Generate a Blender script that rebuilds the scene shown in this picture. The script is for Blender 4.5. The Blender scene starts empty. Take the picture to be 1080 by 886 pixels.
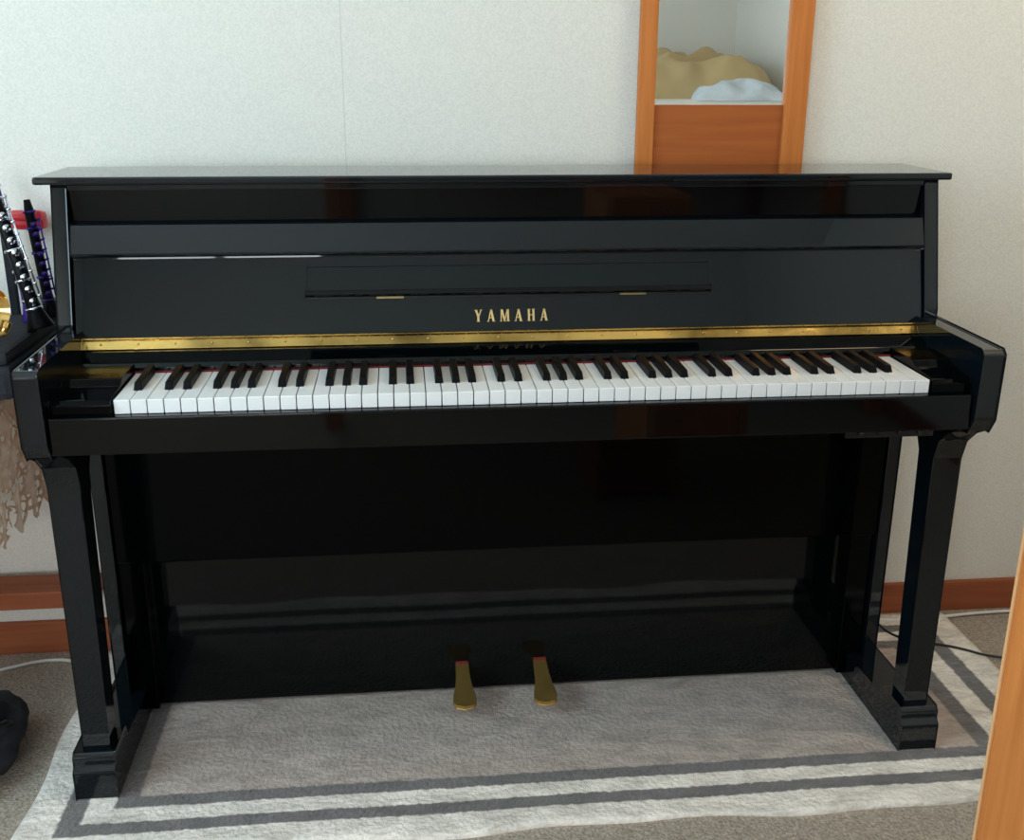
import bpy, bmesh, math, random
import numpy as np
from mathutils import Vector, Matrix, noise
random.seed(3)
S=bpy.context.scene
S.view_settings.view_transform='Standard'
COL=bpy.context.collection
# ---------------------------------------------------------------- materials
def newmat(name):
    m=bpy.data.materials.new(name); m.use_nodes=True
    return m,m.node_tree,m.node_tree.nodes['Principled BSDF']
def pmat(name,col,rough=.5,metal=0,spec=.5,noise_amt=0,scale=50,bump=0,bscale=None,coat=0):
    m,nt,b=newmat(name)
    b.inputs['Base Color'].default_value=(*col,1); b.inputs['Roughness'].default_value=rough
    b.inputs['Metallic'].default_value=metal; b.inputs['Specular IOR Level'].default_value=spec
    b.inputs['Coat Weight'].default_value=coat
    tc=nt.nodes.new('ShaderNodeTexCoord')
    n=nt.nodes.new('ShaderNodeTexNoise'); n.inputs['Scale'].default_value=scale; n.inputs['Detail'].default_value=4
    nt.links.new(tc.outputs['Object'],n.inputs['Vector'])
    if noise_amt:
        r=nt.nodes.new('ShaderNodeValToRGB')
        r.color_ramp.elements[0].position=.3; r.color_ramp.elements[1].position=.7
        r.color_ramp.elements[0].color=(*[c*(1-noise_amt) for c in col],1)
        r.color_ramp.elements[1].color=(*[min(1,c*(1+noise_amt)) for c in col],1)
        nt.links.new(n.outputs['Fac'],r.inputs['Fac']); nt.links.new(r.outputs['Color'],b.inputs['Base Color'])
    if bump:
        n2=nt.nodes.new('ShaderNodeTexNoise'); n2.inputs['Scale'].default_value=bscale or scale; n2.inputs['Detail'].default_value=5
        nt.links.new(tc.outputs['Object'],n2.inputs['Vector'])
        bp=nt.nodes.new('ShaderNodeBump'); bp.inputs['Strength'].default_value=bump; bp.inputs['Distance'].default_value=.004
        nt.links.new(n2.outputs['Fac'],bp.inputs['Height']); nt.links.new(bp.outputs['Normal'],b.inputs['Normal'])
    return m
def woodmat(name,c1,c2,axis='Z',rough=.55):
    m,nt,b=newmat(name)
    tc=nt.nodes.new('ShaderNodeTexCoord'); mp=nt.nodes.new('ShaderNodeMapping')
    sc={'Z':(30,30,1.5),'X':(1.5,30,30)}[axis]
    mp.inputs['Scale'].default_value=sc
    n=nt.nodes.new('ShaderNodeTexNoise'); n.inputs['Scale'].default_value=2.5; n.inputs['Detail'].default_value=6; n.inputs['Distortion'].default_value=.4
    r=nt.nodes.new('ShaderNodeValToRGB')
    r.color_ramp.elements[0].position=.3; r.color_ramp.elements[1].position=.72
    r.color_ramp.elements[0].color=(*c1,1); r.color_ramp.elements[1].color=(*c2,1)
    nt.links.new(tc.outputs['Object'],mp.inputs['Vector']); nt.links.new(mp.outputs['Vector'],n.inputs['Vector'])
    nt.links.new(n.outputs['Fac'],r.inputs['Fac']); nt.links.new(r.outputs['Color'],b.inputs['Base Color'])
    b.inputs['Roughness'].default_value=rough; b.inputs['Specular IOR Level'].default_value=.3
    return m
M={}
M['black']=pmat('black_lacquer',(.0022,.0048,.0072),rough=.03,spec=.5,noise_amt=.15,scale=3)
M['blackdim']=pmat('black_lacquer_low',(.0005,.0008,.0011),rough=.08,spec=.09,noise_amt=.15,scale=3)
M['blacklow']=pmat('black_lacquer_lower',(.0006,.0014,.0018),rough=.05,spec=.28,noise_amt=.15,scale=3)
M['blacksoft']=pmat('satin_black',(.006,.006,.007),rough=.25,noise_amt=.2,scale=20)
M['white']=pmat('key_white',(.84,.84,.84),rough=.18,noise_amt=.02,scale=8)
M['bkey']=pmat('key_black',(.003,.003,.004),rough=.4,spec=.10,noise_amt=.2,scale=30)
M['gold']=pmat('polished_brass',(.50,.33,.10),rough=.24,metal=1,noise_amt=.65,scale=9,bump=.35,bscale=45)
M['goldp']=pmat('pedal_brass',(.62,.40,.12),rough=.27,metal=.8,noise_amt=.15,scale=30)
M['goldt']=pmat('logo_gold',(.68,.48,.20),rough=.4,metal=.4,noise_amt=.1,scale=80)
M['goldc']=pmat('clip_gold',(.36,.27,.12),rough=.4,metal=.5,noise_amt=.1,scale=80)
M['red']=pmat('red_felt',(.16,.01,.015),rough=.9,noise_amt=.2,scale=200)
M['wood']=woodmat('orange_wood',(.50,.150,.030),(.64,.215,.052))
M['woodp']=woodmat('panel_wood',(.36,.09,.018),(.43,.12,.026),'X')
M['woodx']=woodmat('baseboard_wood',(.27,.075,.030),(.37,.11,.045),'X')
M['woodl']=woodmat('light_wood',(.66,.33,.14),(.78,.43,.20),'Z')
M['ceil']=pmat('ceiling_white',(.76,.76,.74),rough=.9,noise_amt=.03,scale=20)
M['frame']=pmat('window_frame_white',(.7,.7,.7),rough=.4,noise_amt=.02,scale=20)
M['glass']=pmat('mirror_glass',(.92,.92,.90),rough=.01,metal=1)
M['duvet']=pmat('tan_duvet',(.50,.38,.20),rough=.9,noise_amt=.10,scale=6,bump=.2,bscale=300)
M['pillow']=pmat('white_pillow',(.62,.70,.78),rough=.9,noise_amt=.14,scale=14)
M['sheet']=pmat('white_sheet',(.75,.75,.73),rough=.9,noise_amt=.04,scale=12)
M['cordw']=pmat('white_cord',(.75,.74,.70),rough=.5,noise_amt=.03)
M['cordb']=pmat('black_cord',(.01,.01,.01),rough=.5,noise_amt=.1)
M['silver']=pmat('silver_keys',(.70,.72,.80),rough=.2,metal=1,noise_amt=.05)
M['purple']=pmat('purple_lacquer',(.05,.018,.24),rough=.15,metal=.3,noise_amt=.2)
M['redp']=pmat('red_plastic',(.6,.02,.03),rough=.35,noise_amt=.15)
M['cloth']=pmat('black_cloth',(.008,.009,.014),rough=.85,noise_amt=.3,scale=30,bump=.5,bscale=90)
M['brightgold']=pmat('bright_brass',(.85,.56,.18),rough=.15,metal=.9,noise_amt=.1,scale=14)
M['shade']=pmat('added_lamp_shade',(.85,.82,.75),rough=.6,noise_amt=.02)  # housing of the added fill lamp
def wallpaper(name,col,seam=None):
    m,nt,b=newmat(name); N=nt.nodes; L=nt.links
    tc=N.new('ShaderNodeTexCoord')
    n=N.new('ShaderNodeTexNoise'); n.inputs['Scale'].default_value=330; n.inputs['Detail'].default_value=2
    L.new(tc.outputs['Object'],n.inputs['Vector'])
    r=N.new('ShaderNodeValToRGB'); r.color_ramp.elements[0].position=.35; r.color_ramp.elements[1].position=.62
    r.color_ramp.elements[0].color=(*[c*.92 for c in col],1); r.color_ramp.elements[1].color=(*[min(1,c*1.02) for c in col],1)
    L.new(n.outputs['Fac'],r.inputs['Fac'])
    bp=N.new('ShaderNodeBump'); bp.inputs['Strength'].default_value=.4; bp.inputs['Distance'].default_value=.0013
    L.new(n.outputs['Fac'],bp.inputs['Height']); L.new(bp.outputs['Normal'],b.inputs['Normal'])
    last=r.outputs['Color']
    if seam is not None:
        sx=N.new('ShaderNodeSeparateXYZ'); L.new(tc.outputs['Object'],sx.inputs[0])
        a=N.new('ShaderNodeMath'); a.operation='SUBTRACT'; a.inputs[1].default_value=seam; L.new(sx.outputs[0],a.inputs[0])
        c=N.new('ShaderNodeMath'); c.operation='ABSOLUTE'; L.new(a.outputs[0],c.inputs[0])
        d=N.new('ShaderNodeMath'); d.operation='LESS_THAN'; d.inputs[1].default_value=.0008; L.new(c.outputs[0],d.inputs[0])
        mx=N.new('ShaderNodeMixRGB'); mx.inputs[2].default_value=(*[q*.8 for q in col],1)
        L.new(d.outputs[0],mx.inputs[0]); L.new(last,mx.inputs[1]); last=mx.outputs[0]
    L.new(last,b.inputs['Base Color']); b.inputs['Roughness'].default_value=.85
    return m
M['wall']=wallpaper('wallpaper',(.79,.765,.70),seam=-.28)
M['wall2']=wallpaper('wallpaper_plain',(.78,.76,.71))
def carpetmat():
    m,nt,b=newmat('carpet'); N=nt.nodes; L=nt.links
    tc=N.new('ShaderNodeTexCoord'); v=N.new('ShaderNodeTexVoronoi'); v.inputs['Scale'].default_value=170
    L.new(tc.outputs['Object'],v.inputs['Vector'])
    n=N.new('ShaderNodeTexNoise'); n.inputs['Scale'].default_value=260; L.new(tc.outputs['Object'],n.inputs['Vector'])
    r=N.new('ShaderNodeValToRGB'); r.color_ramp.elements[0].color=(.24,.195,.155,1); r.color_ramp.elements[1].color=(.52,.45,.375,1)
    r.color_ramp.elements[0].position=.3;r.color_ramp.elements[1].position=.75
    L.new(n.outputs['Fac'],r.inputs[0]); L.new(r.outputs[0],b.inputs['Base Color'])
    bp=N.new('ShaderNodeBump'); bp.inputs['Strength'].default_value=.6; bp.inputs['Distance'].default_value=.003
    L.new(v.outputs['Distance'],bp.inputs['Height']); L.new(bp.outputs['Normal'],b.inputs['Normal'])
    b.inputs['Roughness'].default_value=.95
    return m
M['carpet']=carpetmat()
RX0,RX1,RY0,RY1=-.815,1.0,-.098,.53
def rugmat():
    m,nt,b=newmat('striped_rug'); N=nt.nodes; L=nt.links
    tc=N.new('ShaderNodeTexCoord'); sx=N.new('ShaderNodeSeparateXYZ')
    nd=N.new('ShaderNodeTexNoise'); nd.inputs['Scale'].default_value=90; nd.inputs['Detail'].default_value=5
    L.new(tc.outputs['Object'],nd.inputs['Vector'])
    va=N.new('ShaderNodeVectorMath'); va.operation='MULTIPLY_ADD'; va.inputs[1].default_value=(.010,.010,0); 
    L.new(nd.outputs['Color'],va.inputs[0]); L.new(tc.outputs['Object'],va.inputs[2]); L.new(va.outputs[0],sx.inputs[0])
    def mth(op,a,bb):
        q=N.new('ShaderNodeMath'); q.operation=op
        for i,t in enumerate((a,bb)):
            if isinstance(t,(int,float)): q.inputs[i].default_value=t
            else: L.new(t,q.inputs[i])
        return q.outputs[0]
    X,Y=sx.outputs[0],sx.outputs[1]
    dx=mth('MULTIPLY',mth('MINIMUM',mth('SUBTRACT',X,RX0+.005),mth('SUBTRACT',RX1+.005,X)),.125/.155)
    dy=mth('MINIMUM',mth('SUBTRACT',Y,RY0+.005),mth('SUBTRACT',RY1+.005,Y))
    e=mth('MULTIPLY',mth('MINIMUM',dx,dy),5)
    r=N.new('ShaderNodeValToRGB'); cr=r.color_ramp; cr.interpolation='LINEAR'
    W=(.90,.83,.76,1); D=(.17,.155,.155,1); F=(.50,.41,.36,1)
    stops=[(0,W),(.232,W),(.25,D),(.375,D),(.393,W),(.552,W),(.57,D),(.695,D),(.713,F)]
    cr.elements[0].position=0;cr.elements[0].color=W;cr.elements[1].position=stops[-1][0];cr.elements[1].color=F
    for p,c in stops[1:-1]:
        el=cr.elements.new(p); el.color=c
    L.new(e,r.inputs[0])
    n=N.new('ShaderNodeTexNoise'); n.inputs['Scale'].default_value=20; n.inputs['Detail'].default_value=9; n.inputs['Roughness'].default_value=.75; n.inputs['Distortion'].default_value=.6
    mp=N.new('ShaderNodeMapping'); mp.inputs['Scale'].default_value=(.6,1.4,1); L.new(tc.outputs['Object'],mp.inputs[0]); L.new(mp.outputs[0],n.inputs['Vector'])
    r2=N.new('ShaderNodeValToRGB'); r2.color_ramp.elements[0].color=(.55,.53,.51,1); r2.color_ramp.elements[1].color=(1.15,1.15,1.15,1)
    r2.color_ramp.elements[0].position=.34; r2.color_ramp.elements[1].position=.60
    L.new(n.outputs['Fac'],r2.inputs[0])
    mx=N.new('ShaderNodeMixRGB'); mx.blend_type='MULTIPLY'; mx.inputs[0].default_value=.8
    L.new(r.outputs[0],mx.inputs[1]); L.new(r2.outputs[0],mx.inputs[2]); L.new(mx.outputs[0],b.inputs['Base Color'])
    n3=N.new('ShaderNodeTexNoise'); n3.inputs['Scale'].default_value=110; n3.inputs['Detail'].default_value=6; L.new(tc.outputs['Object'],n3.inputs['Vector'])
    bp=N.new('ShaderNodeBump'); bp.inputs['Strength'].default_value=1; bp.inputs['Distance'].default_value=.006
    L.new(n3.outputs['Fac'],bp.inputs['Height']); L.new(bp.outputs['Normal'],b.inputs['Normal'])
    b.inputs['Roughness'].default_value=.95; b.inputs['Sheen Weight'].default_value=.3
    return m
M['rug']=rugmat()
def lacemat():
    m,nt,b=newmat('lace'); N=nt.nodes; L=nt.links
    tc=N.new('ShaderNodeTexCoord'); v=N.new('ShaderNodeTexVoronoi'); v.feature='DISTANCE_TO_EDGE'; v.inputs['Scale'].default_value=60
    L.new(tc.outputs['Object'],v.inputs['Vector'])
    n=N.new('ShaderNodeTexNoise'); n.inputs['Scale'].default_value=26; L.new(tc.outputs['Object'],n.inputs['Vector'])
    a=N.new('ShaderNodeMath'); a.operation='MULTIPLY_ADD'; a.inputs[1].default_value=1.6; a.inputs[2].default_value=-.50; L.new(n.outputs['Fac'],a.inputs[0])
    l=N.new('ShaderNodeMath'); l.operation='LESS_THAN'; L.new(v.outputs['Distance'],l.inputs[0]); L.new(a.outputs[0],l.inputs[1])
    r=N.new('ShaderNodeValToRGB'); r.color_ramp.elements[0].color=(.72,.50,.36,1); r.color_ramp.elements[1].color=(.98,.86,.74,1)
    r.color_ramp.elements[0].position=.4; r.color_ramp.elements[1].position=.58
    L.new(n.outputs['Fac'],r.inputs[0]); L.new(r.outputs[0],b.inputs['Base Color']); b.inputs['Roughness'].default_value=.9
    tr=N.new('ShaderNodeBsdfTranslucent'); L.new(r.outputs[0],tr.inputs[0])
    ms=N.new('ShaderNodeMixShader'); ms.inputs[0].default_value=.5; L.new(b.outputs[0],ms.inputs[1]); L.new(tr.outputs[0],ms.inputs[2])
    tp=N.new('ShaderNodeBsdfTransparent'); m2=N.new('ShaderNodeMixShader')
    L.new(l.outputs[0],m2.inputs[0]); L.new(tp.outputs[0],m2.inputs[1]); L.new(ms.outputs[0],m2.inputs[2])
    L.new(m2.outputs[0],N['Material Output'].inputs[0])
    return m
M['lace']=lacemat()
# ---------------------------------------------------------------- helpers
def empty(name,loc=(0,0,0)):
    e=bpy.data.objects.new(name,None); COL.objects.link(e); e.empty_display_size=.05; e.location=loc; return e
def mkobj(name,bm,mat,parent=None,bevel=0,smooth=False,seg=2):
    if bevel:
        bmesh.ops.remove_doubles(bm,verts=bm.verts,dist=1e-6)
        ed=[e for e in bm.edges if len(e.link_faces)==2 and e.calc_face_angle(0)>.35]
        bmesh.ops.bevel(bm,geom=ed,offset=bevel,segments=seg,affect='EDGES',profile=.6,clamp_overlap=True)
    bmesh.ops.recalc_face_normals(bm,faces=bm.faces)
    me=bpy.data.meshes.new(name); bm.to_mesh(me); bm.free()
    for m in (mat if isinstance(mat,list) else [mat]): me.materials.append(m)
    if smooth:
        for p in me.polygons: p.use_smooth=True
    o=bpy.data.objects.new(name,me); COL.objects.link(o)
    if parent: o.parent=parent
    return o
def addbox(bm,x0,x1,y0,y1,z0,z1):
    v=[bm.verts.new((x,y,z)) for x in (x0,x1) for y in (y0,y1) for z in (z0,z1)]
    for f in ((0,1,3,2),(4,6,7,5),(0,4,5,1),(2,3,7,6),(0,2,6,4),(1,5,7,3)): bm.faces.new([v[i] for i in f])
def box(name,x0,x1,y0,y1,z0,z1,mat,parent=None,bevel=.002):
    bm=bmesh.new(); addbox(bm,x0,x1,y0,y1,z0,z1); return mkobj(name,bm,mat,parent,bevel)
def addprism(bm,prof,x0,x1):
    a=[bm.verts.new((x0,y,z)) for y,z in prof]; c=[bm.verts.new((x1,y,z)) for y,z in prof]
    bm.faces.new(a); bm.faces.new(c[::-1]); n=len(prof)
    for i in range(n): bm.faces.new((a[i],a[(i+1)%n],c[(i+1)%n],c[i]))
def prism(name,prof,x0,x1,mat,parent=None,bevel=.002):
    bm=bmesh.new(); addprism(bm,prof,x0,x1); return mkobj(name,bm,mat,parent,bevel)
def addtube(bm,pts,rads,seg=14,cap=True):
    pts=[Vector(p) for p in pts]; rings=[]
    for i,p in enumerate(pts):
        t=(pts[min(i+1,len(pts)-1)]-pts[max(i-1,0)]).normalized()
        a=t.orthogonal().normalized() if i==0 else (a-t*a.dot(t)).normalized()
        b=t.cross(a)
        rings.append([bm.verts.new(p+(a*math.cos(k*2*math.pi/seg)+b*math.sin(k*2*math.pi/seg))*rads[i]) for k in range(seg)])
    for i in range(len(rings)-1):
        for k in range(seg): bm.faces.new((rings[i][k],rings[i][(k+1)%seg],rings[i+1][(k+1)%seg],rings[i+1][k]))
    if cap: bm.faces.new(rings[0][::-1]); bm.faces.new(rings[-1])
def tube(name,pts,rads,mat,parent=None,seg=14,cap=True):
    bm=bmesh.new(); addtube(bm,pts,rads,seg,cap); return mkobj(name,bm,mat,parent,0,True)
def cord(name,pts,r,mat):
    cu=bpy.data.curves.new(name,'CURVE'); cu.dimensions='3D'; cu.bevel_depth=r; cu.bevel_resolution=3
    sp=cu.splines.new('NURBS'); sp.points.add(len(pts)-1); sp.use_endpoint_u=True; sp.order_u=3; sp.resolution_u=10
    for p,q in zip(sp.points,pts): p.co=(*q,1)
    cu.materials.append(mat); o=bpy.data.objects.new(name,cu); COL.objects.link(o); return o
# ---------------------------------------------------------------- room
YW=.556; XL=-1.65; XR=1.52; YB=-3.0; ZC=2.4; ZF=-.006
box('floor',XL-.1,XR+.1,YB-.1,YW+.1,ZF-.1,ZF,M['carpet'],bevel=0)
box('ceiling',XL-.1,XR+.1,YB-.1,YW+.1,ZC,ZC+.1,M['ceil'],bevel=0)
box('wall_front',XL-.1,XR+.1,YW,YW+.1,ZF,ZC,M['wall'],bevel=0)
box('wall_right',XR,XR+.1,YB-.1,YW,ZF,ZC,M['wall2'],bevel=0)
def holed_wall(name,axis,a0,a1,w0,w1,h0,h1,c0,c1,mat):
    bm=bmesh.new()
    def bx(p0,p1,z0,z1):
        if axis=='x': addbox(bm,c0,c1,p0,p1,z0,z1)
        else: addbox(bm,p0,p1,c0,c1,z0,z1)
    bx(a0,w0,ZF,ZC); bx(w1,a1,ZF,ZC); bx(w0,w1,ZF,h0); bx(w0,w1,h1,ZC)
    return mkobj(name,bm,mat)
LW=(-1.5,-.1,.85,2.1)
holed_wall('wall_left','x',YB-.1,YW,LW[0],LW[1],LW[2],LW[3],XL-.1,XL,M['wall2'])
BW=(-1.5,-.52,.82,1.5)
holed_wall('wall_back','y',XL,XR,BW[0],BW[1],BW[2],BW[3],YB-.1,YB,M['wall2'])
def window(name,axis,w,c0,c1):
    e=empty(name); bm=bmesh.new(); t=.035
    def bx(p0,p1,z0,z1):
        if axis=='x': addbox(bm,c0,c1,p0,p1,z0,z1)
        else: addbox(bm,p0,p1,c0,c1,z0,z1)
    a,b,z0,z1=w; mid=(a+b)/2
    bx(a,a+t,z0,z1); bx(b-t,b,z0,z1); bx(a+t,b-t,z0,z0+t); bx(a+t,b-t,z1-t,z1); bx(mid-t*.6,mid+t*.6,z0+t,z1-t)
    mkobj('sash',bm,M['frame'],e)
window('window_1','x',LW,XL-.08,XL-.04)
window('window_2','y',BW,YB-.08,YB-.04)
box('baseboard_front',XL,XR,YW-.012,YW,ZF,.065,M['woodx'],bevel=.002)
box('baseboard_left',XL,XL+.012,YB,YW-.012,ZF,.065,M['woodx'],bevel=.002)
box('baseboard_right',XR-.012,XR,YB,YW-.012,ZF,.065,M['woodx'],bevel=.002)
# ---------------------------------------------------------------- rug
bm=bmesh.new(); nx,ny=160,56
g=[[None]*(ny+1) for _ in range(nx+1)]
for i in range(nx+1):
    for j in range(ny+1):
        x=RX0+(RX1-RX0)*i/nx; y=RY0+(RY1-RY0)*j/ny
        ed=max(0,1-(y-RY0)/.12)
        yy=y+ed*(.006*math.sin(x*9)+.004*math.sin(x*23+1))
        xx=x+max(0,1-(x-RX0)/.1)*.005*math.sin(y*20)
        z=-.001+ed*.004*(.5+.5*math.sin(x*14+.6)) if x>-.6 else -.001
        if abs(x)>.65 or j>25: z=min(z,-.001)
        z+=.0006*noise.noise((x*30,y*30,0))
        g[i][j]=bm.verts.new((xx,yy,z))
for i in range(nx):
    for j in range(ny): bm.faces.new((g[i][j],g[i+1][j],g[i+1][j+1],g[i][j+1]))
bnd=[e for e in bm.edges if len(e.link_faces)==1]
r=bmesh.ops.extrude_edge_only(bm,edges=bnd)
for v in r['geom']:
    if isinstance(v,bmesh.types.BMVert): v.co.z=ZF
mkobj('striped_rug',bm,M['rug'],smooth=True)
# ---------------------------------------------------------------- piano
P=empty('upright_piano')
WA=.7256; YBK=.43
for s,nm in ((-1,'left'),(1,'right')):
    def sx(a,b): return (min(s*a,s*b),max(s*a,s*b))
    x0,x1=sx(WA,WA-.024)
    prism('side_panel_'+nm,[(YBK,.05),(YBK,.977),(.258,.977),(.203,.765),(.203,.62),(.272,.60),(.272,.05)],x0,x1,M['black'],P,.0025)
    x0,x1=sx(WA,WA-.036)
    prism('arm_'+nm,[(.202,.612),(.202,.752),(-.015,.750),(-.022,.743),(-.020,.640),(-.006,.616)],x0,x1,M['black'],P,.003)
    prof=[(.066,.078),(.066,.545),(.055,.580),(.030,.603),(.004,.616),(.200,.616),(.160,.60),(.128,.575),(.112,.545),(.104,.078)]
    bm=bmesh.new(); o=s*(WA+.002)
    def inner(z): return s*(WA+.002-(.044+.006*max(0,(z-.078)/.54)))
    A=[bm.verts.new((o,y,z)) for y,z in prof]; C_=[bm.verts.new((inner(z),y,z)) for y,z in prof]
    bm.faces.new(A); bm.faces.new(C_[::-1])
    for i in range(len(prof)): j=(i+1)%len(prof); bm.faces.new((A[i],A[j],C_[j],C_[i]))
    mkobj('leg_'+nm,bm,M['black'],P,.0025)
    x0,x1=sx(.742,.674)
    prism('foot_'+nm,[(.042,0),(.042,.05),(.050,.058),(.050,.073),(.056,.08),(.125,.08),(.135,.056),(.43,.052),(.445,.045),(.445,0)],x0,x1,M['black'],P,.0025)
    x0,x1=sx(.702,.655)
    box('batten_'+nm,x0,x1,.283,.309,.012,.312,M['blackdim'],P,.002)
box('lid',-.748,.742,.240,YBK+.003,.978,.990,M['black'],P,.0035)
box('lid_moulding',-.7,.7,.254,.262,.968,.978,M['black'],P,.002)
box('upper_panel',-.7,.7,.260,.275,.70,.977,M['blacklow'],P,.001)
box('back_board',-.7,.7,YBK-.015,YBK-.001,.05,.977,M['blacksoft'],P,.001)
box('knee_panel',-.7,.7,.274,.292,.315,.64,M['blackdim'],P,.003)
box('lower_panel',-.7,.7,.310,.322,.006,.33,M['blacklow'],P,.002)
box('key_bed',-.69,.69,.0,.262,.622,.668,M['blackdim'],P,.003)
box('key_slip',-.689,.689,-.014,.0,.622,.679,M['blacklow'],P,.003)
box('control_box',.50,.645,.012,.10,.604,.6225,M['blacksoft'],P,.002)
bm=bmesh.new()
for i in range(4):
    c=Vector((.525+.032*i,.012,.613)); addtube(bm,[c,c+Vector((0,-.005,0))],[.0045,.004],12)
mkobj('control_knobs',bm,M['blacksoft'],P,0,True)
T=Vector((.036,.126)).normalized(); Nn=Vector((-T.y,T.x)); B0=Vector((.200,.742))
def fb(s,n): v=B0+T*s+Nn*n; return (v.x,v.y)
prism('fallboard',[fb(0,0),fb(.131,0),fb(.131,-.012),fb(0,-.012)],-.698,.698,M['black'],P,.0015)
prism('fallboard_lip',[fb(.127,.013),fb(.131,.016),fb(.178,.010),fb(.182,.006),fb(.181,-.010),fb(.127,-.004)],-.698,.698,M['black'],P,.002)
prism('music_desk',[fb(.070,.0),fb(.070,.005),fb(.108,.004),fb(.110,0)],-.335,.325,M['black'],P,.001)
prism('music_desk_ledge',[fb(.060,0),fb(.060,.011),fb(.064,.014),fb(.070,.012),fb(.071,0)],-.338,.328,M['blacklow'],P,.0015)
prism('music_desk_groove',[fb(.0585,0),fb(.0585,.0015),fb(.0598,.0015),fb(.0598,0)],-.338,.328,M['cordb'],P,0)
bm=bmesh.new()
for cx in (-.203,.198):
    addprism(bm,[fb(.0570,0),fb(.0570,.003),fb(.0597,.003),fb(.0597,0)],cx-.022,cx+.022)
mkobj('desk_clips',bm,M['goldc'],P)
prism('brass_hinge',[(.1885,.7275),(.1985,.7425),(.202,.7425),(.202,.7275)],-.690,.690,M['gold'],P,.0008)
bm=bmesh.new()
x=-.688
while x<.688:
    addtube(bm,[(x,.1965,.7425),(x+.0185,.1965,.7425)],[.0024,.0024],8); x+=.0196
mkobj('hinge_knuckles',bm,M['gold'],P)
bm=bmesh.new()
for i in range(24):
    x=-.66+i*1.32/23
    bmesh.ops.create_uvsphere(bm,u_segments=8,v_segments=5,radius=.0022,matrix=Matrix.Translation((x,.1932,.7345)))
mkobj('hinge_screws',bm,M['goldp'],P,0,True)
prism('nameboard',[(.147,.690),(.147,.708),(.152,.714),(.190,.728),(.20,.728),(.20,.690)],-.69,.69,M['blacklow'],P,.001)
XO=.0117
box('red_felt_strip',XO-.612,XO+.612,.1435,.1475,.69,.7025,M['red'],P,0)
for s,nm in ((-1,'left'),(1,'right')):
    a=XO+s*.613; b=s*.689; x0,x1=min(a,b),max(a,b)
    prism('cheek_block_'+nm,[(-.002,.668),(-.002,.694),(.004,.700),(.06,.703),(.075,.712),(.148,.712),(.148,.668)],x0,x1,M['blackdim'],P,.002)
bm=bmesh.new(); kw=1.222/52
for i in range(52):
    x=XO-.611+i*kw
    addbox(bm,x+.0007,x+kw-.0007,0.001,.146,.679,.700)
mkobj('white_keys',bm,M['white'],P,.0011)
bm=bmesh.new()
notes='ABCDEFG'
offs={'A':.0012,'C':-.0014,'D':.0014,'F':-.002,'G':0}
for i in range(51):
    nme=notes[i%7]
    if nme in offs:
        c=XO-.611+(i+1)*kw+offs[nme]
        w0,w1=.0064,.0051; z0,z1=.699,.7125
        pts=[(c-w0,.047,z0),(c+w0,.047,z0),(c+w0,.146,z0),(c-w0,.146,z0),(c-w1,.0535,z1-.0015),(c+w1,.0535,z1-.0015),(c+w1,.146,z1),(c-w1,.146,z1)]
        v=[bm.verts.new(p) for p in pts]
        for f in ((0,3,2,1),(4,5,6,7),(0,1,5,4),(1,2,6,5),(2,3,7,6),(3,0,4,7)): bm.faces.new([v[k] for k in f])
mkobj('black_keys',bm,M['bkey'],P,.0012)
def quad(bm,pts,ox):
    H=.0198; vs=[]
    for (x,y) in pts:
        yy,zz=fb(.0165+y*H,.0006); vs.append(bm.verts.new((ox+x*H,yy,zz)))
    bm.faces.new(vs)
def stroke(bm,ox,x0,y0,x1,y1,w): quad(bm,[(x0,y0),(x0+w,y0),(x1+w,y1),(x1,y1)],ox)
def serif(bm,ox,x,y,w=.3): quad(bm,[(x,y),(x+w,y),(x+w,y+.05),(x,y+.05)],ox)
bm=bmesh.new(); ox=-.067
for ch in 'YAMAHA':
    if ch=='Y':
        stroke(bm,ox,.26,.42,.06,1,.18); stroke(bm,ox,.34,.42,.54,1,.09); stroke(bm,ox,.26,0,.26,.46,.17)
        serif(bm,ox,.02,.95,.26); serif(bm,ox,.48,.95,.20); serif(bm,ox,.21,0,.27); adv=.70
    elif ch=='A':
        stroke(bm,ox,.06,0,.30,1,.09); stroke(bm,ox,.46,0,.26,1,.18); quad(bm,[(.16,.28),(.5,.28),(.48,.35),(.18,.35)],ox)
        serif(bm,ox,.01,0,.19); serif(bm,ox,.42,0,.26); adv=.70
    elif ch=='M':
        stroke(bm,ox,.07,0,.10,1,.08); stroke(bm,ox,.34,0,.10,1,.17); stroke(bm,ox,.36,0,.60,1,.08); stroke(bm,ox,.62,0,.60,1,.17)
        serif(bm,ox,.03,0,.17); serif(bm,ox,.58,0,.25); adv=.86
    else:
        stroke(bm,ox,.08,0,.08,1,.17); stroke(bm,ox,.46,0,.46,1,.17); quad(bm,[(.2,.47),(.5,.47),(.5,.54),(.2,.54)],ox)
        for a in (.04,.42):
            serif(bm,ox,a,0,.25); serif(bm,ox,a,.95,.25)
        adv=.72
    ox+=(adv+.36)*.0198
mkobj('logo_lettering',bm,M['goldt'],P)
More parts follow.
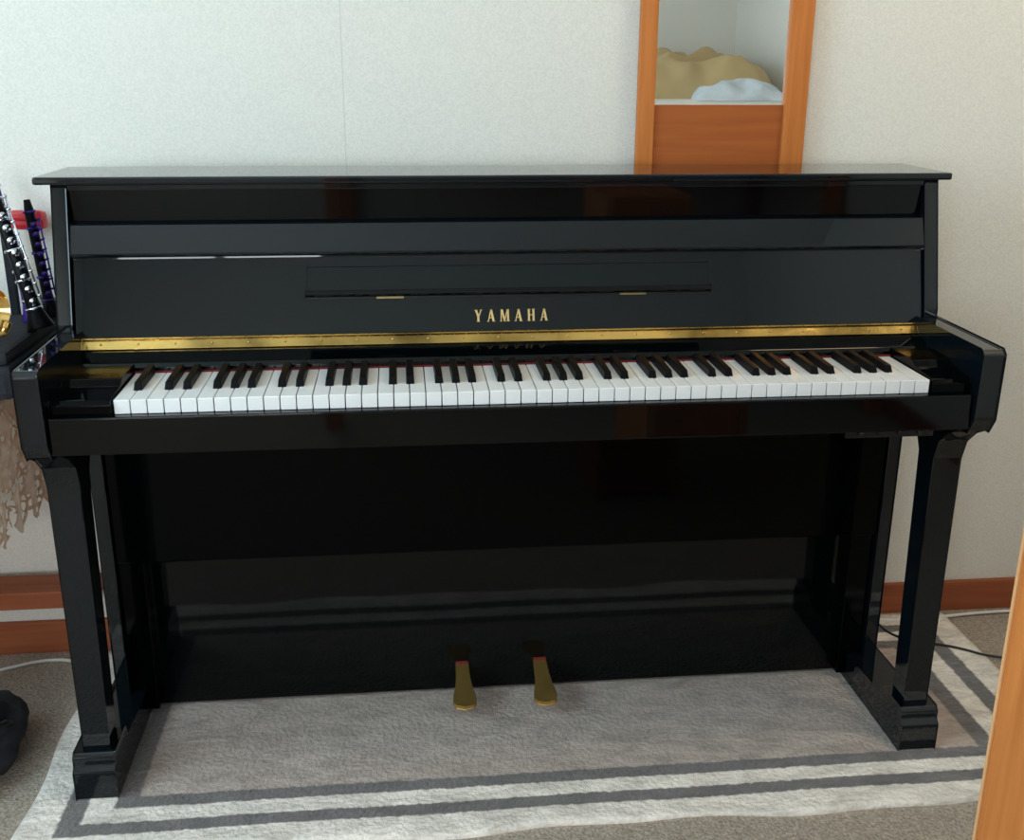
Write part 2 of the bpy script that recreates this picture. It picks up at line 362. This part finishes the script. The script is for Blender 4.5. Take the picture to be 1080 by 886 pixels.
for i,px in enumerate((-.088,.063)):
    bm=bmesh.new(); prof=[(.318,.010),(.27,.0115),(.245,.0145),(.225,.019),(.212,.020),(.203,.0155),(.199,.0)]
    ring=[(w,y) for y,w in prof]+[(-w,y) for y,w in prof[-2::-1]]
    def pz(y): return .034+(y-.2)*.22
    top=[bm.verts.new((px+w,y,pz(y)+.004)) for w,y in ring]; bot=[bm.verts.new((px+w,y,pz(y)-.005)) for w,y in ring]
    bm.faces.new(top); bm.faces.new(bot[::-1]); n=len(ring)
    for k in range(n): bm.faces.new((top[k],top[(k+1)%n],bot[(k+1)%n],bot[k]))
    mkobj('pedal_%d'%(i+1),bm,M['goldp'],P,.002,seg=3)
    box('pedal_felt_%d'%(i+1),px-.012,px+.012,.307,.3105,.050,.066,M['red'],P,.001)
# ---------------------------------------------------------------- mirror
Q=empty('standing_mirror')
my0=.526
box('stile_left',.262,.294,my0,YW-.013,ZF,1.72,M['wood'],Q,.002)
box('stile_right',.543,.586,my0-.002,YW-.013,ZF,1.72,M['wood'],Q,.002)
box('top_rail',.294,.543,my0,YW-.013,1.68,1.72,M['wood'],Q,.002)
box('lower_panel',.294,.543,my0+.008,YW-.013,.03,1.090,M['woodp'],Q,.001)
box('glass',.294,.543,my0+.009,YW-.014,1.090,1.68,M['glass'],Q,0)
# ---------------------------------------------------------------- high bed behind camera
Bd=empty('loft_bed')
bx0,bx1,by0,by1=-.45,1.50,-2.97,-1.98
for i,(a,b) in enumerate(((bx0,by0),(bx0,by1-.06),(bx1-.06,by0),(bx1-.06,by1-.06))):
    box('post_%d'%i,a,a+.06,b,b+.06,ZF,.92,M['wood'],Bd,.003)
box('side_rail_front',bx0+.06,bx1-.06,by1-.04,by1-.01,.78,.90,M['wood'],Bd,.003)
box('side_rail_back',bx0+.06,bx1-.06,by0+.01,by0+.04,.78,.90,M['wood'],Bd,.003)
box('slat_base',bx0+.06,bx1-.06,by0+.04,by1-.04,.84,.86,M['woodl'],Bd,.002)
box('mattress',bx0+.02,bx1-.01,by0+.02,by1-.045,.862,1.03,M['sheet'],Bd,.03)
def pile(name,x0,x1,y0,y1,zb,h,mat,par,sd,rough=.5,n=80,pw=3.2,ex=.6,fr=4.,rp=16):
    bm=bmesh.new(); g=[]
    for i in range(n+1):
        row=[]
        for j in range(n+1):
            u=i/n*2-1; v=j/n*2-1
            e=max(0,1-abs(u)**pw)*max(0,1-abs(v)**pw)
            x=x0+(x1-x0)*i/n; y=y0+(y1-y0)*j/n
            wv=noise.noise((x*2.2+sd,y*2.2,sd))
            a=noise.noise((x*fr+sd,y*fr*.8+2*wv,3)); fold=1-(abs(a)*1.7)**1.3
            f2=math.sin((x*1.2-y)*rp+6*wv)*.5+.4*math.sin((x*.5+y*1.3)*rp*1.4+5*wv)
            z=zb+h*e**ex*(1+rough*(fold-.7)+rough*.30*f2)
            row.append(bm.verts.new((x,y,z)))
        g.append(row)
    for i in range(n):
        for j in range(n): bm.faces.new((g[i][j],g[i+1][j],g[i+1][j+1],g[i][j+1]))
    return mkobj(name,bm,mat,par,0,True)
pile('duvet',.45,1.48,-2.93,-2.15,1.025,.175,M['duvet'],Bd,3.1,.55,110,6,.45,3.6,22)
pile('pillow',1.08,1.49,-2.34,-2.03,1.025,.080,M['pillow'],Bd,8.2,.5,80,2.6,.6,6.,34)
# ---------------------------------------------------------------- narrow wooden bookcase, right foreground
K=empty('wooden_bookcase')
kx0,kx1,ky0,ky1,kh=.345,.575,-1.05,-.72,.84
box('side_left',kx0,kx0+.02,ky0,ky1,ZF,kh,M['wood'],K,.002)
box('side_right',kx1-.02,kx1,ky0,ky1,ZF,kh,M['wood'],K,.002)
box('back_board',kx0+.02,kx1-.02,ky1-.012,ky1-.002,ZF+.01,kh-.01,M['wood'],K,.001)
box('edge_strip',kx0-.0015,kx0+.0205,ky1,ky1+.004,ZF,kh,M['woodl'],K,.001)
box('top',kx0+.02,kx1-.02,ky0+.002,ky1-.012,kh-.02,kh,M['wood'],K,.001)
for i in range(3):
    z=.04+i*.26; box('shelf_%d'%i,kx0+.02,kx1-.02,ky0+.005,ky1-.012,z,z+.018,M['wood'],K,.001)
# ---------------------------------------------------------------- side table with lace
Tb=empty('side_table')
tx0,tx1,ty0,ty1,tz=-1.5,-.855,.14,.52,.64
box('top',tx0,tx1,ty0,ty1,tz-.022,tz,M['wood'],Tb,.003)
for i,(a,b) in enumerate(((tx0+.03,ty0+.02),(tx0+.03,ty1-.06),(-1.12,ty0+.02),(-1.12,ty1-.06))):
    box('leg_%d'%i,a,a+.035,b,b+.035,ZF,tz-.022,M['wood'],Tb,.002)
box('low_shelf',tx0+.02,-.80,.44,.52,.148,.185,M['woodx'],Tb,.003)
bm=bmesh.new(); n=160
def hang(pt_fn,n,ns):
    rows=[]
    for i in range(n+1):
        t=i/n; top,out=pt_fn(t); fold=.006*math.sin(t*ns*3.1)
        L_=.215+.022*abs(math.sin(t*math.pi*ns))+.03*t
        col=[]
        for j in range(13):
            k=j/12; off=.010+fold*k
            p=Vector(top)+Vector(out)*(off*min(1,k*4)+.002); p.z-=L_*k
            col.append(bm.verts.new(p))
        rows.append(col)
    for i in range(n):
        for j in range(12): bm.faces.new((rows[i][j],rows[i+1][j],rows[i+1][j+1],rows[i][j+1]))
hang(lambda t:((tx1,ty0+(ty1-.02-ty0)*t,tz+.002),(1,0,0)),n,9)
hang(lambda t:((tx1+(tx0+.05-tx1)*t,ty0,tz+.002),(0,-1,0)),n,14)
v=[bm.verts.new(p) for p in ((tx0+.05,ty0-.002,tz+.002),(tx1+.002,ty0-.002,tz+.002),(tx1+.002,ty1-.02,tz+.002),(tx0+.05,ty1-.02,tz+.002))]; bm.faces.new(v)
mkobj('lace_tablecloth',bm,M['lace'],Tb,0,True)
C=empty('instrument_case')
box('body',-1.15,-.805,.20,.50,tz+.003,tz+.06,M['cloth'],C,.012)
box('lid',-1.145,-.81,.205,.495,tz+.06,tz+.082,M['cloth'],C,.008)
zt=tz+.083
def woodwind(name,p0,p1,r,bodymat,ring):
    e=empty(name); p0=Vector(p0); p1=Vector(p1); d=p1-p0
    tube('body',[p0,p0+d*.02,p0+d*.12,p0+d*.2,p0+d*.9,p1],[r*2.1,r*2,r*1.25,r,r*.95,r*.6],bodymat,e)
    bm=bmesh.new()
    for t in (.14,.34,.55,.76,.9):
        c=p0+d*t; addtube(bm,[c-d*.009,c+d*.009],[r*1.3,r*1.3],12)
    side=Vector((.5,-.86,0)).normalized(); sd2=Vector((.9,-.3,0)).normalized()
    for t in [.2+.085*i for i in range(8)]:
        c=p0+d*t+side*r*1.1; addtube(bm,[c,c+side*.004],[r*.6,r*.6],10)
        c2=p0+d*(t+.03); addtube(bm,[c2+sd2*r,c2+sd2*r*2+Vector((0,0,.004))],[.002,.002],6)
    addtube(bm,[p0+d*.18+sd2*r*1.9,p0+d*.85+sd2*r*1.8],[.0017,.0017],6)
    mkobj('keys',bm,ring,e,0,True)
woodwind('clarinet',(-.800,.355,zt+.003),(-.862,.385,.965),.011,M['bkey'],M['silver'])
woodwind('purple_flute',(-.835,.43,zt),(-.875,.43,.985),.009,M['purple'],M['silver'])
woodwind('oboe',(-.818,.475,zt),(-.835,.475,.93),.009,M['bkey'],M['purple'])
H=empty('trumpet')
pts=[];rd=[]
for i in range(14):
    t=i/13; pts.append((-.825-.13*t,.225+.05*t,.785)); rd.append(.008+.027*(1-t)**3.2)
tube('bell',pts,rd,M['brightgold'],H,24,False)
bm=bmesh.new(); addtube(bm,[(-.8235,.2245,.785),(-.8255,.2252,.785)],[.0355,.0345],24,False); addtube(bm,[(-.842,.2325,.785),(-.843,.2329,.785)],[.015,.015],20)
mkobj('bell_rim',bm,M['sheet'],H,0,True)
tube('tubing',[(-.955,.275,.785),(-1.03,.285,.78),(-1.04,.285,.765),(-1.01,.28,.745),(-.86,.245,.742),(-.82,.236,.748),(-.812,.236,.765)],[.008]*7,M['brightgold'],H)
bm=bmesh.new()
for i in range(3):
    c=Vector((-.885-.023*i,.262+.004*i,zt)); addtube(bm,[c,c+Vector((0,0,.085))],[.0095,.0095],12); addtube(bm,[c+Vector((0,0,.085)),c+Vector((0,0,.105))],[.003,.003],8)
mkobj('valves',bm,M['brightgold'],H,0,True)
R=empty('red_pouch')
box('body',-.880,-.820,.505,.535,.872,.905,M['redp'],R,.01)
box('flap',-.878,-.822,.500,.515,.889,.908,M['redp'],R,.006)
box('stand',-.900,-.885,.506,.52,tz+.003,.90,M['cloth'],R,.003)
box('hook',-.89,-.87,.508,.516,.885,.893,M['cloth'],R,.001)
G=empty('black_bag')
bm=bmesh.new(); bmesh.ops.create_icosphere(bm,subdivisions=4,radius=1)
for v in bm.verts:
    q=v.co.copy(); f=1+.28*noise.noise(q*2.2)+.1*noise.noise(q*6)
    v.co=Vector((-.965+q.x*.10*f,.15+q.y*.13*f,max(ZF+.002,.045+q.z*.065*f)))
mkobj('body',bm,M['cloth'],G,0,True)
tube('handle',[(-.93,.08,.085),(-.90,.09,.10),(-.875,.14,.09),(-.88,.19,.055)],[.006]*4,M['cordb'],G)
cord('white_cord',[(.62,.52,.0),(.78,.515,.0),(.88,.50,.0),(.98,.505,.0),(1.1,.52,.0),(1.3,.52,0)],.0035,M['cordw'])
cord('black_cord',[(.76,.50,.14),(.80,.52,.05),(.83,.47,.0),(.86,.41,.002),(.95,.38,.002),(1.02,.32,.0),(1.15,.30,0)],.0025,M['cordb'])
cord('white_cord',[(-1.3,.40,-.002),(-1.08,.44,-.002),(-1.0,.48,-.002),(-.93,.51,-.002),(-.86,.50,-.002),(-.80,.44,-.002)],.0035,M['cordw'])
# ---------------------------------------------------------------- lights
def area(name,loc,rot,sx_,sy_,pw,col,shape='RECTANGLE'):
    l=bpy.data.lights.new(name,'AREA'); l.shape=shape; l.size=sx_; l.size_y=sy_; l.energy=pw; l.color=col
    o=bpy.data.objects.new(name,l); o.location=loc; o.rotation_euler=rot; COL.objects.link(o); return o
area('window_daylight',(XL-.09,(LW[0]+LW[1])/2,(LW[2]+LW[3])/2),(0,-math.pi/2,0),LW[3]-LW[2],LW[1]-LW[0],36,(.62,.88,1))
area('back_window_daylight',((BW[0]+BW[1])/2,YB-.09,(BW[2]+BW[3])/2),(math.pi/2,0,0),BW[1]-BW[0],BW[3]-BW[2],40,(.88,.95,1))
CL=empty('added_fill_lamp')  # added lamp out of view, put in to warm the right of the wall
lx,ly=1.15,-.30
tube('shade',[(lx,ly,ZC-.001),(lx,ly,ZC-.03),(lx,ly,ZC-.05)],[.27,.27,.25],M['shade'],CL,32)
area('added_fill_light',(lx,ly,ZC-.055),(0,0,0),.48,.48,8,(1,.74,.46),'DISK')  # warm fill from the added lamp
w=bpy.data.worlds.new('sky'); S.world=w; w.use_nodes=True
w.node_tree.nodes['Background'].inputs[0].default_value=(.75,.87,1,1); w.node_tree.nodes['Background'].inputs[1].default_value=1
# ---------------------------------------------------------------- camera
yaw,pi_,ro=.1043,.3162,.0049
d=Vector((math.sin(yaw)*math.cos(pi_),math.cos(yaw)*math.cos(pi_),-math.sin(pi_)))
r_=Vector((math.cos(yaw),-math.sin(yaw),0)); u=r_.cross(d)
rr=r_*math.cos(ro)+u*math.sin(ro); uu=-r_*math.sin(ro)+u*math.cos(ro)
cd=bpy.data.cameras.new('camera'); cd.sensor_width=36; cd.lens=36*1135.05/1080; cd.clip_start=.02
co=bpy.data.objects.new('camera',cd); COL.objects.link(co)
mt=Matrix((rr,uu,-d)).transposed().to_4x4(); mt.translation=Vector((-.1845,-1.5196,1.154)); co.matrix_world=mt
S.camera=co
